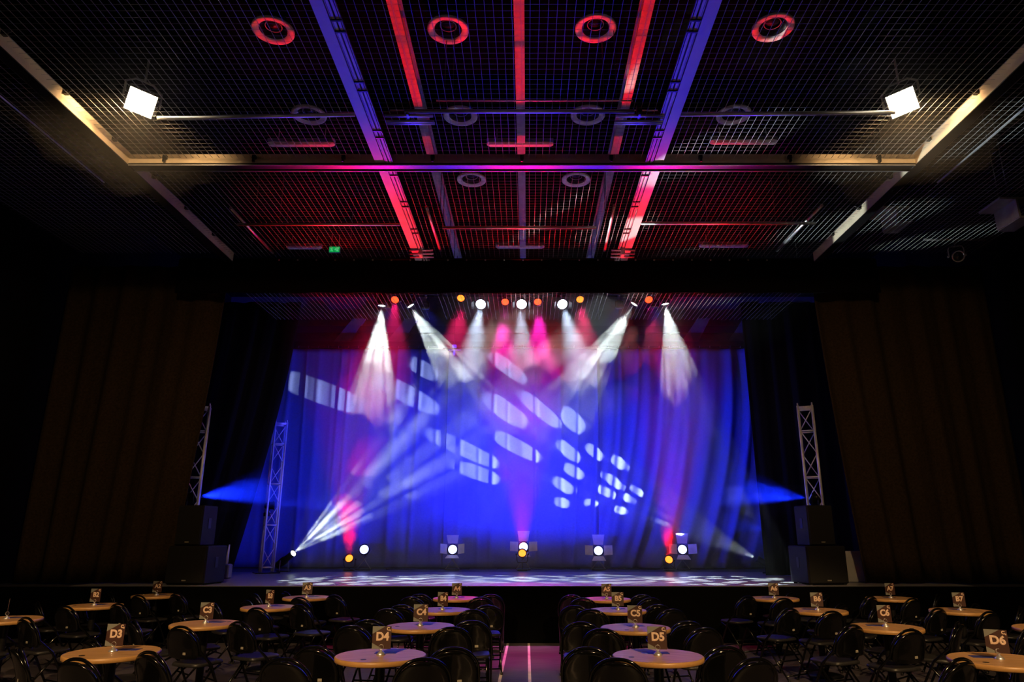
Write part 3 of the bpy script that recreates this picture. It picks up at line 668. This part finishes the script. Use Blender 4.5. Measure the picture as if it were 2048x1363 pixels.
# ---- truss towers
def truss(x, y, z1, rz, label, lamp_z, aim, power, lamp_label):
    c = P(x, y, .8); c.z = SZ; h = P(0, 0, z1).z-SZ; t = thing('truss_tower', label, 'truss', c, 'aluminium truss towers', 0)
    Rm = Matrix.Rotation(rz, 3, 'Z'); a = .125
    cor = [Rm @ Vector((sx*a, sy*a, 0)) for sx, sy in ((-1, -1), (1, -1), (1, 1), (-1, 1))]
    for q in cor:
        b = B(); b.tube([c+q+Vector((0, 0, .03)), c+q+Vector((0, 0, h))], .024, 10); b.tube([c+q+Vector((0, 0, h)), c+q+Vector((0, 0, h+.05))], .014, 8); obj('chord', b, 'alu', t)
    lv = [.12+k*(h-.17)/7 for k in range(8)]
    for i in range(4):
        p0, p1 = cor[i], cor[(i+1) % 4]; b = B()
        for k, l in enumerate(lv):
            if i in (1, 3):
                if k % 2 == 0 or k == 7: b = B(); b.tube([c+p0+Vector((0, 0, l)), c+p1+Vector((0, 0, l))], .014, 6); obj('rung', b, 'alu', t)
                continue
            if k % 2 == 0 or k == 7: b.tube([c+p0+Vector((0, 0, l)), c+p1+Vector((0, 0, l))], .014, 6)
            if k < 7 and i in (0, 2):
                u, v = (p0, p1) if k % 2 == 0 else (p1, p0)
                b.tube([c+u+Vector((0, 0, l)), c+v+Vector((0, 0, lv[k+1]))], .010, 6)
        if i in (0, 2): obj('lattice', b, 'alu', t)
    b = B(); b.box(c+Vector((0, 0, .012)), (.5, .5, .02), Rm); obj('base_plate', b, 'black_steel', t)
    b = B()
    for i in range(4): b.tube([c+cor[i]+Vector((0, 0, h-.03)), c+cor[(i+1) % 4]+Vector((0, 0, h-.03))], .02, 8)
    obj('end_frame', b, 'alu', t)
    # lamp clamped to the tower
    p = P(x, y, lamp_z); aim = P(*aim); d = (aim-p).normalized()
    p = p+Vector((d.x, d.y, 0)).normalized()*.04
    t2 = thing('truss_lamp', lamp_label, 'stage light', p, 'blue lamps on the truss towers')
    head_parts(t2, p, d, .09, .2, 'lens_blue', yoke=True, up=False)
    b = B(); b.box(p-d*.14+Vector((0, 0, -.19)), (.12, .14, .08), bev=.01); obj('clamp', b, 'black_steel', t2)
    spot(p+d*.12, aim, power, BLUE, 60, .9, .03, ('cut', P(aim.x/K, 19.4, 1.30), p, .05), parent=t2)
truss(-6.5, 13.75, 4.12, R(22), 'aluminium truss tower behind the left speaker stack', 2.35, (4.6, 19.4, 3.2), 4200, 'blue lamp on the truss behind the left speaker stack')
truss(5.55, 13.75, 4.12, R(-22), 'aluminium truss tower behind the right speaker stack', 2.33, (-4.6, 19.4, 3.2), 4200, 'blue lamp on the truss behind the right speaker stack')
truss(-6.0, 16.8, 4.27, R(28), 'aluminium truss tower at the blue curtain edge beside the left fan-shaped beam', 2.32, (3.0, 19.2, 3.0), 1800, 'blue lamp halfway up the truss at the blue curtain edge')
truss(5.72, 16.8, 2.0, R(-28), 'short blue-lit truss stub beside the tilted floor profile at the right', 1.75, (-3.0, 19.2, 2.6), 1800, 'blue lamp on the short truss stub at the right')

# ---- speakers
def speaker(xc, y, w_, h, d, z0, label, sub, rz=0):
    c = P(xc, y, 0); c.z = z0; t = thing('loudspeaker', label, 'loudspeaker', c, 'loudspeaker stacks', rz)
    def put(n, b_, m): return obj(n, b_, m, t, rel=True)
    b = B(); b.box((0, d/2, h/2), (w_, d, h), bev=.015); put('cabinet', b, 'speaker')
    b = B(); b.box((0, -.008, h/2), (w_*.94, .012, h*.94), bev=.004); put('grille', b, 'grille')
    for s in (-1, 1):
        b = B(); b.box((s*w_/2, d*.5, h*.55), (.012, .09, .17), bev=.004); put('handle', b, 'grommet')
    b = B(); b.box((.0, -.017, h*.09), (.07, .006, .018)); put('badge', b, 'sticker')
    if sub:
        for sx in (-1, 1):
            for sy in (.08, .92):
                b = B(); b.lathe([(.03, -.02), (.035, 0)], 12, (sx*w_*.42, d*sy, 0)); put('foot', b, 'grommet')
    return t
speaker(-6.0, 12.82, .70, .60, .62, SZ+.02, 'black subwoofer on the stage edge, at the base of the left speaker stack', True, R(-7))
speaker(5.27, 12.82, .70, .60, .62, SZ+.02, 'black subwoofer on the stage edge, at the base of the right speaker stack', True, R(7))
speaker(-6.05, 12.86, .46, .66, .44, SZ+.622, 'black loudspeaker standing on the left subwoofer', False, R(-7))
speaker(5.25, 12.86, .46, .66, .44, SZ+.622, 'black loudspeaker standing on the right subwoofer', False, R(7))
# white board leaning behind the right stack
p = P(6.1, 13.6, .8); p.z = SZ
b = B(); b.slab([p+Vector((-.22, 0, .01)), p+Vector((.24, 0, .01)), p+Vector((.18, .12, .52)), p+Vector((-.16, .12, .52))], (0.03, .09, 0))
tag(obj('leaning_board', b, 'board', loc=p), 'small white board leaning on the stage beside the right subwoofer', 'board')
b = B(); q = P(-5.0-1.05, 14.6, .8); q.z = SZ; t = thing('equipment_case', 'small blue-lit case beside the left subwoofer', 'case', q)
b.box(q+Vector((0, 0, .14)), (.22, .2, .26), bev=.02); obj('body', b, 'grey_metal', t)
b = B(); b.tube([q+Vector((.02, 0, .27)), q+Vector((.04, 0, .62))], [.03, .012], 8); obj('stand', b, 'alu', t)
# cables on the deck
CB = [(-2.6, 18.6, 5, 'thin dark cable run along the deck behind the lone left-of-centre lamp'), (.2, 18.7, 6, 'thin dark cable run along the deck behind the middle lamps'), (3.2, 18.55, 7, 'looped cable on the deck by the right orange lamp')]
for x, y, sd, lb in CB:
    rnd = random.Random(sd); pts = []
    for k in range(26):
        q = P(x-1+k*.085+rnd.uniform(-.03, .03), y+.08*sin(k*.9+sd)+rnd.uniform(-.03, .03), .8); q.z = SZ+.012+(.16*max(0, sin((k-14)/4*pi)) if (sd == 7 and 14 <= k <= 18) else 0); pts.append(q)
    b = B(); b.tube(pts, .011, 6); tag(obj('cable', b, 'black_steel', loc=pts[0]), lb, 'cable', 'cables on the stage deck')

# ---- floodlights
def flood(x, s, label):
    p = P(x, 7.75, GZ+.12); t = thing('floodlight', label, 'floodlight', p, 'warm floodlights'); aim = Vector((p.x*.35, 5.2, 0)); 
    d = Vector((-s*.35, -.75, -.62)).normalized(); rr, uu, ff = axes(d)
    roll = Matrix.Rotation(R(12*s), 3, ff); rr = roll @ rr; uu = roll @ uu
    Mx = Matrix((rr, ff, uu)).transposed()
    b = B(); b.box(p-ff*.08, (.36, .14, .32), Mx, bev=.02)
    for k in range(5): b.box(p-ff*.17+rr*(-.14+.07*k), (.012, .05, .26), Mx)
    obj('housing', b, 'black_steel', t)
    b = B(); b.box(p, (.30, .012, .27), Mx); obj('glass', b, 'flood', t)
    b = B(); m_ = p-ff*.08
    b.tube([m_-rr*.2, m_-rr*.2+Vector((0, 0, .2)), m_-rr*.1+Vector((0, 0, .28)), m_+rr*.1+Vector((0, 0, .28)), m_+rr*.2+Vector((0, 0, .2)), m_+rr*.2], .014, 6); b.tube([m_+Vector((0, 0, .28)), m_+Vector((0, 0, .6))], .014, 6); obj('bracket', b, 'grey_metal', t)
    spot(p+ff*.05, p+Vector((s*.46, .55, -.70)), 450, WARM, 150, .35, .13, parent=t)
flood(-4.95, -1, 'bright warm floodlight at the left end of the pipe'); flood(4.8, 1, 'bright warm floodlight at the right end of the pipe')
# rear house floods that light the cards (behind the eye point, on the rear pipe)
for s, x in ((-1, -3.2), (1, 3.2)):
    p = Vector((x, -1.6, 5.9)); t = thing('floodlight', 'warm floodlight high on the rear house wall, ' + ('west' if s < 0 else 'east') + ' side', 'floodlight', p, 'rear house floodlights')
    b = B(); b.box(p+Vector((0, -.1, 0)), (.36, .16, .3), bev=.02); obj('housing', b, 'black_steel', t)
    b = B(); b.box(p+Vector((0, -.015, 0)), (.30, .012, .25)); obj('glass', b, 'flood', t)
    b = B(); b.box(p+Vector((0, -.7, .1)), (.06, 1.2, .06)); obj('bracket', b, 'grey_metal', t)
    spot(p+Vector((0, .02, 0)), (x*1.0, 8.0, -2.1), 3700, WARM, 45, .3, .12, parent=t)
# side fixture catching light, right
p = P(8.0, 12, 6.62); t = thing('side_lamp', 'small unlit lamp catching light at the far right above the drapes', 'stage light', p)
y_ = head_parts(t, p, Vector((-.4, -1, -.5)), .09, .24, 'lens_dark', 'alu'); hook(t, y_, p.z+.35, None)
b = B(); b.tube([p+Vector((-.5, .1, .36)), p+Vector((.6, .1, .36))], .02, 8); obj('bar', b, 'grey_metal', t)
for (x, y, zz, sx, sz, lb) in ((6.6, 11.6, 7.3, .45, .25, 'pale steel bracket plate by the right drape top'), (7.7, 10.2, 6.75, .5, .3, 'pale steel bracket plate at the far right mesh edge'), (8.3, 9.9, 6.2, .4, .3, 'pale steel bracket plate low at the far right edge')):
    p = P(x, y, zz); b = B(); b.box(p, (sx, .5, .03)); b.box(p+Vector((0, .0, -sz/2)), (.03, .5, sz)); b.box(p+Vector((.12, 0, -sz)), (.25, .5, .03)); rods(tag(obj('bracket_plate', b, 'grey_metal', loc=p), lb, 'bracket', 'bracket plates on the right side'), [p+Vector((0, .1, 0)), p+Vector((0, -.1, 0))])

# ================================================================ TABLES
def text_geo(s, size, bold):
    cu = bpy.data.curves.new('lettering', 'FONT'); cu.body = s; cu.size = size; cu.bevel_depth = bold; cu.bevel_resolution = 0; cu.align_x = 'CENTER'; cu.align_y = 'CENTER'; cu.extrude = .0006; cu.resolution_u = 4
    o = bpy.data.objects.new('lettering', cu); COL.objects.link(o); bpy.context.view_layer.update()
    me = bpy.data.meshes.new_from_object(o.evaluated_get(bpy.context.evaluated_depsgraph_get()))
    bpy.data.objects.remove(o); bpy.data.curves.remove(cu); me.name = 'lettering'
    for v in me.vertices: v.co.z *= .15
    return me

TH = .745
def make_table():
    t = thing('round_table', '', 'table', (0, 0, 0))
    b = B(); r = .35
    b.lathe([(r-.008, 0), (r, .006), (r, .032), (r-.008, .038)], 64, (0, 0, TH-.038), mi=1)
    b.m[-1] = 0; b.m[-2] = 0
    obj('table_top', b, ['wood', 'wood_edge'], t, rel=True)
    b = B(); b.lathe([(.022, 0), (.022, .0015)], 20, (-.16, -.17, TH)); obj('grommet', b, 'grommet', t, rel=True)
    b = B(); b.lathe([(.04, .02), (.038, .1), (.038, .66), (.05, .70)], 20); obj('column', b, 'black_steel', t, rel=True)
    b = B(); b.lathe([(.22, 0), (.22, .012), (.18, .022), (.05, .03)], 32); obj('base', b, 'black_steel', t, rel=True)
    b = B(); b.box((0, 0, TH-.045), (.3, .04, .012)); b.box((0, 0, TH-.045), (.04, .3, .012)); obj('spider_bracket', b, 'black_steel', t, rel=True)
    return t
def make_holder():
    t = thing('card_holder', '', 'card holder', (0, 0, 0))
    b = B(); b.lathe([(.034, 0), (.034, .004), (.028, .014), (.016, .024), (.008, .030), (.006, .036)], 24); obj('base', b, 'chrome', t, rel=True)
    b = B(); pts = [(.019*sin(2*pi*k/20), 0, .055-.019*cos(2*pi*k/20)) for k in range(20)]
    b.tube([(x, y-.004, z_) for x, y, z_ in pts], .0016, 6, closed=True); b.tube([(x, y+.004, z_) for x, y, z_ in pts], .0016, 6, closed=True); obj('clip_ring', b, 'chrome', t, rel=True)
    return t
def make_card():
    t = thing('number_card', '', 'table number card', (0, 0, 0)); w_, h = .148, .165
    b = B(); b.box((0, 0, h/2), (w_, .0024, h)); y = -.0014
    def tri(pts): b.slab([(x*w_-w_/2, y, z_*h) for x, z_ in pts], (0, -.0006, 0), 1)
    tri([(0, 1), (0, .66), (.68, 1)]); tri([(0, 0), (.58, 0), (0, .26)])
    obj('board', b, ['card', 'card_grey'], t, rel=True)
    me = text_geo('C', .032, .0018); o = bpy.data.objects.new('logo', me); COL.objects.link(o); me.materials.append(M['card_text']); o.parent = t
    o.rotation_euler = (R(90), 0, 0); o.location = (w_*.33, y-.0008, h*.88)
    me2 = text_geo('d', .018, .0008); o2 = bpy.data.objects.new('logo', me2); COL.objects.link(o2); me2.materials.append(M['card_text']); o2.parent = t
    o2.rotation_euler = (R(90), 0, 0); o2.location = (w_*.43, y-.0008, h*.82)
    return t
def make_flyer():
    t = B(); t.box((0, 0, .001), (.165, .10, .002)); o = obj('flyer', t, 'flyer', rel=True); return o

# folding chair, facing +Y, arch top at (0,-.2,.8)
def make_chair():
    t = thing('folding_chair', '', 'chair', (0, 0, 0))
    hw = .205; ar = .115
    def arch(hw_, top, y0, n=10, rad=None):
        rad = rad or .15; pts = []
        for k in range(n+1):
            a = pi-pi/2*k/n; pts.append((-hw_+rad+rad*cos(a), y0, top-rad+rad*.92*sin(a)))
        for k in range(n+1):
            a = pi/2-pi/2*k/n; pts.append((hw_-rad+rad*cos(a), y0, top-rad+rad*.92*sin(a)))
        return pts
    lower = [(-hw, .24, .0), (-hw, .02, .43), (-hw, -.13, .56)]
    a = arch(hw, .80, -.2, rad=.19)
    pts = lower+[(x, -.13-.07*min(1, max(0, (z_-.56)/.2)), z_) for x, y, z_ in a]+[(-x, y, z_) for x, y, z_ in reversed(lower)]
    b = B(); b.tube(pts, .0125, 8); obj('front_frame', b, 'chair', t, rel=True)
    # back panel: curved rounded sheet inside the arch
    b = B(); n = 16; o_in = [(x*.95, y, z_-.012) for x, y, z_ in arch(hw, .80, 0, n=8, rad=.19)]
    ring = o_in+[(hw*.95, 0, .53), (hw*.80, 0, .50), (0, 0, .49), (-hw*.80, 0, .50), (-hw*.95, 0, .53)]
    def ycur(x, z_): return -.13-.07*min(1, max(0, (z_-.56)/.2))-.035*(1-(x/hw)**2)
    front = [Vector((x, ycur(x, z_)+.004, z_)) for x, _, z_ in ring]; back = [Vector((x, ycur(x, z_)-.012, z_)) for x, _, z_ in ring]
    m = len(ring); cz = .66
    # concentric rings for a smooth dome
    lev = [1, .93, .7, .4]
    vs = []
    for side, sg in ((front, 1), (back, -1)):
        for l in lev:
            for q in side:
                x = q.x*l; z_ = cz+(q.z-cz)*l; vs.append(Vector((x, ycur(x, z_)+(.004 if sg > 0 else -.012-(.006 if l < 1 else 0)), z_)))
        vs.append(Vector((0, ycur(0, cz)+(.004 if sg > 0 else -.018), cz)))
    L = len(lev); blk = L*m+1; fs = []
    for s_ in (0, 1):
        o_ = s_*blk
        for l in range(L-1):
            for i in range(m):
                f = [o_+l*m+i, o_+l*m+(i+1) % m, o_+(l+1)*m+(i+1) % m, o_+(l+1)*m+i]; fs.append(f if s_ == 0 else f[::-1])
        for i in range(m):
            f = [o_+(L-1)*m+i, o_+(L-1)*m+(i+1) % m, o_+L*m]; fs.append(f if s_ == 0 else f[::-1])
    for i in range(m): fs.append([i, blk+i, blk+(i+1) % m, (i+1) % m])
    b.add(vs, fs, 0, True); bk = obj('backrest', b, 'chair', t, rel=True)
    b = B(); b.box((.055, ycur(.055, .55)-.0195, .545), (.035, .002, .022)); st = obj('sticker', b, 'sticker', bk, rel=True)
    # seat
    b = B(); prof = []
    for k in range(24):
        a_ = 2*pi*k/24; ex = .19*(abs(cos(a_))**.45)*(1 if cos(a_) > 0 else -1); ey = .19*(abs(sin(a_))**.45)*(1 if sin(a_) > 0 else -1)
        prof.append((ex, ey+.05))
    rings = [(.93, .415), (1, .422), (1, .436), (.95, .447), (.6, .441)]
    vs = [Vector((x*s_, .05+(y-.05)*s_, z_)) for s_, z_ in rings for x, y in prof]; fs = [list(range(23, -1, -1)), [4*24+i for i in range(24)]]
    for l in range(4):
        for i in range(24): fs.append([l*24+i, l*24+(i+1) % 24, (l+1)*24+(i+1) % 24, (l+1)*24+i])
    b.add(vs, fs, 0, True); obj('seat', b, 'seat', t, rel=True)
    for s in (-1, 1):
        b = B(); b.tube([(s*.18, .17, .41), (s*.18, .05, .36), (s*.18, -.27, 0)], .011, 8); obj('leg', b, 'chair', t, rel=True)
        b = B(); b.lathe([(.016, 0), (.016, .03)], 10, (s*.205, .235, 0)); obj('foot_cap', b, 'grommet', t, rel=True)
        b = B(); b.lathe([(.016, 0), (.016, .03)], 10, (s*.18, -.265, 0)); obj('foot_cap', b, 'grommet', t, rel=True)
    b = B(); b.tube([(-.18, -.22, .06), (.18, -.22, .06)], .009, 6); b.tube([(-.18, -.10, .195), (.18, -.10, .195)], .009, 6); obj('crossbar', b, 'chair', t, rel=True)
    b = B(); b.tube([(-.205, .19, .10), (.205, .19, .10)], .009, 6); obj('crossbar', b, 'chair', t, rel=True)
    return t

TABS = dict(A2=(-5.76, 11.45), B2=(-5.76, 9.84), C2=(-5.80, 8.28), D3=(-3.31, 6.01), C3=(-3.40, 7.87), B3=(-3.36, 9.63), A3=(-3.32, 11.10), A4=(-1.05, 10.95), B4=(-1.06, 9.26), C4=(-1.10, 7.66), D4=(-1.14, 5.86),
            D5=(1.01, 5.84), C5=(1.09, 7.54), B5=(1.13, 9.26), A5=(1.16, 10.82), A6=(3.66, 10.95), B6=(3.60, 9.20), C6=(3.64, 7.58), D6=(3.54, 5.66), A7=(5.39, 10.95), B7=(5.37, 9.20), C7=(5.28, 7.50))
table0, holder0, card0, chair0 = make_table(), make_holder(), make_card(), make_chair()
flyer0 = None
THETA = {2: -38, 3: -35, 4: -2, 5: 2, 6: 35, 7: 38}
BASE = [('outer', 'rear', -.58, -.44), ('outer', 'stage', -.54, .06), ('inner', 'rear', .40, -.46), ('inner', 'stage', .53, .05)]
CARD_RZ = dict(B4=-25, B3=-28, D6=-30, C2=-56, A5=6, B2=-8, C5=-12, D5=-4, B5=-4)
used = {}; LET = []
def once(k, proto, loc, rz, label, group):
    if k not in used:
        used[k] = 1; proto.location = loc; proto.rotation_euler = (0, 0, rz); proto['label'] = label; proto['group'] = group; return proto
    return dup(proto, loc, rz, label, group)
for k, (x, y) in TABS.items():
    rnd = random.Random(k); col = int(k[1])
    nm = 'table ' + k
    shown = k not in ('C7',)
    where = {'C7': 'at the right picture edge beyond table C6', 'C2': 'with its card turned edge-on, at the left picture edge'}.get(k)
    once('t', table0, (x, y, 0), rnd.uniform(-.5, .5) + (0 if k[0] == 'D' else rnd.uniform(0, 6)), ('round oak cafe table ' + where) if where else f'round oak cafe table carrying the card {k}', 'round cafe tables')
    if shown:
        once('h', holder0, (x, y, TH), 0, 'chrome cone card holder on the left-edge table with the edge-on card' if k == 'C2' else f'chrome cone card holder on {nm}, clipping its card', 'chrome card holders')
        rz = R(CARD_RZ.get(k, rnd.uniform(-6, 6)))
        c = once('c', card0, (x, y, TH+.042), rz, 'table number card turned edge-on at the left picture edge' if k == 'C2' else f'maroon and grey table number card reading {k}', 'table number cards')
        LET.append((k, c))
        fl = B(); fl.box((0, 0, .001), (.17, .105, .002)); o = obj('flyer', fl, 'flyer', rel=True); o.location = (x+.02+(.05 if col == 3 else 0)-(.08 if col == 6 else 0), y+.105, TH); o.rotation_euler = (0, 0, rnd.uniform(-.25, .25))  # on the outer tables the dark sheet also stands in for the card's shadow
        tag(o, 'dark flyer lying flat on the left-edge table with the edge-on card' if k == 'C2' else f'dark flyer lying flat behind the card on {nm}', 'flyer', 'flyers on the tables')
    th = R(THETA[col]); flip = -1 if col >= 5 else 1
    for side, end, dx, dy in BASE:
        dx = dx*flip+rnd.uniform(-.03, .03); dy += rnd.uniform(-.04, .04)
        # mirrored groups swap which side faces the aisle
        rx = dx*cos(th)-dy*sin(th); ry = dx*sin(th)+dy*cos(th)
        ang = th+(-.22 if dx < 0 else .22)*(1 if end == 'rear' else .5)+rnd.uniform(-.08, .08)
        # dx,dy is the back's top; the chair origin sits .2 ahead of it
        ox = x+rx+.2*-sin(ang); oy = y+ry+.2*cos(ang)
        sd = {'outer': 'wall side', 'inner': 'centre-aisle side'}[side]
        tb = {'C7': 'right-edge table', 'C2': 'left-edge table with the edge-on card'}.get(k, nm)
        once('ch', chair0, (ox, oy, 0), ang, f'black folding chair at {tb}, {sd}, {"nearer stage" if end == "stage" else "farther from stage"}', 'black folding chairs')
for k, c in LET:
    me = text_geo(k, .082, .0040); me.materials.append(M['card_text'])
    o = bpy.data.objects.new('lettering', me); COL.objects.link(o); o.parent = c; o.rotation_euler = (R(90), 0, 0); o.location = (.006, -.0016, .088)
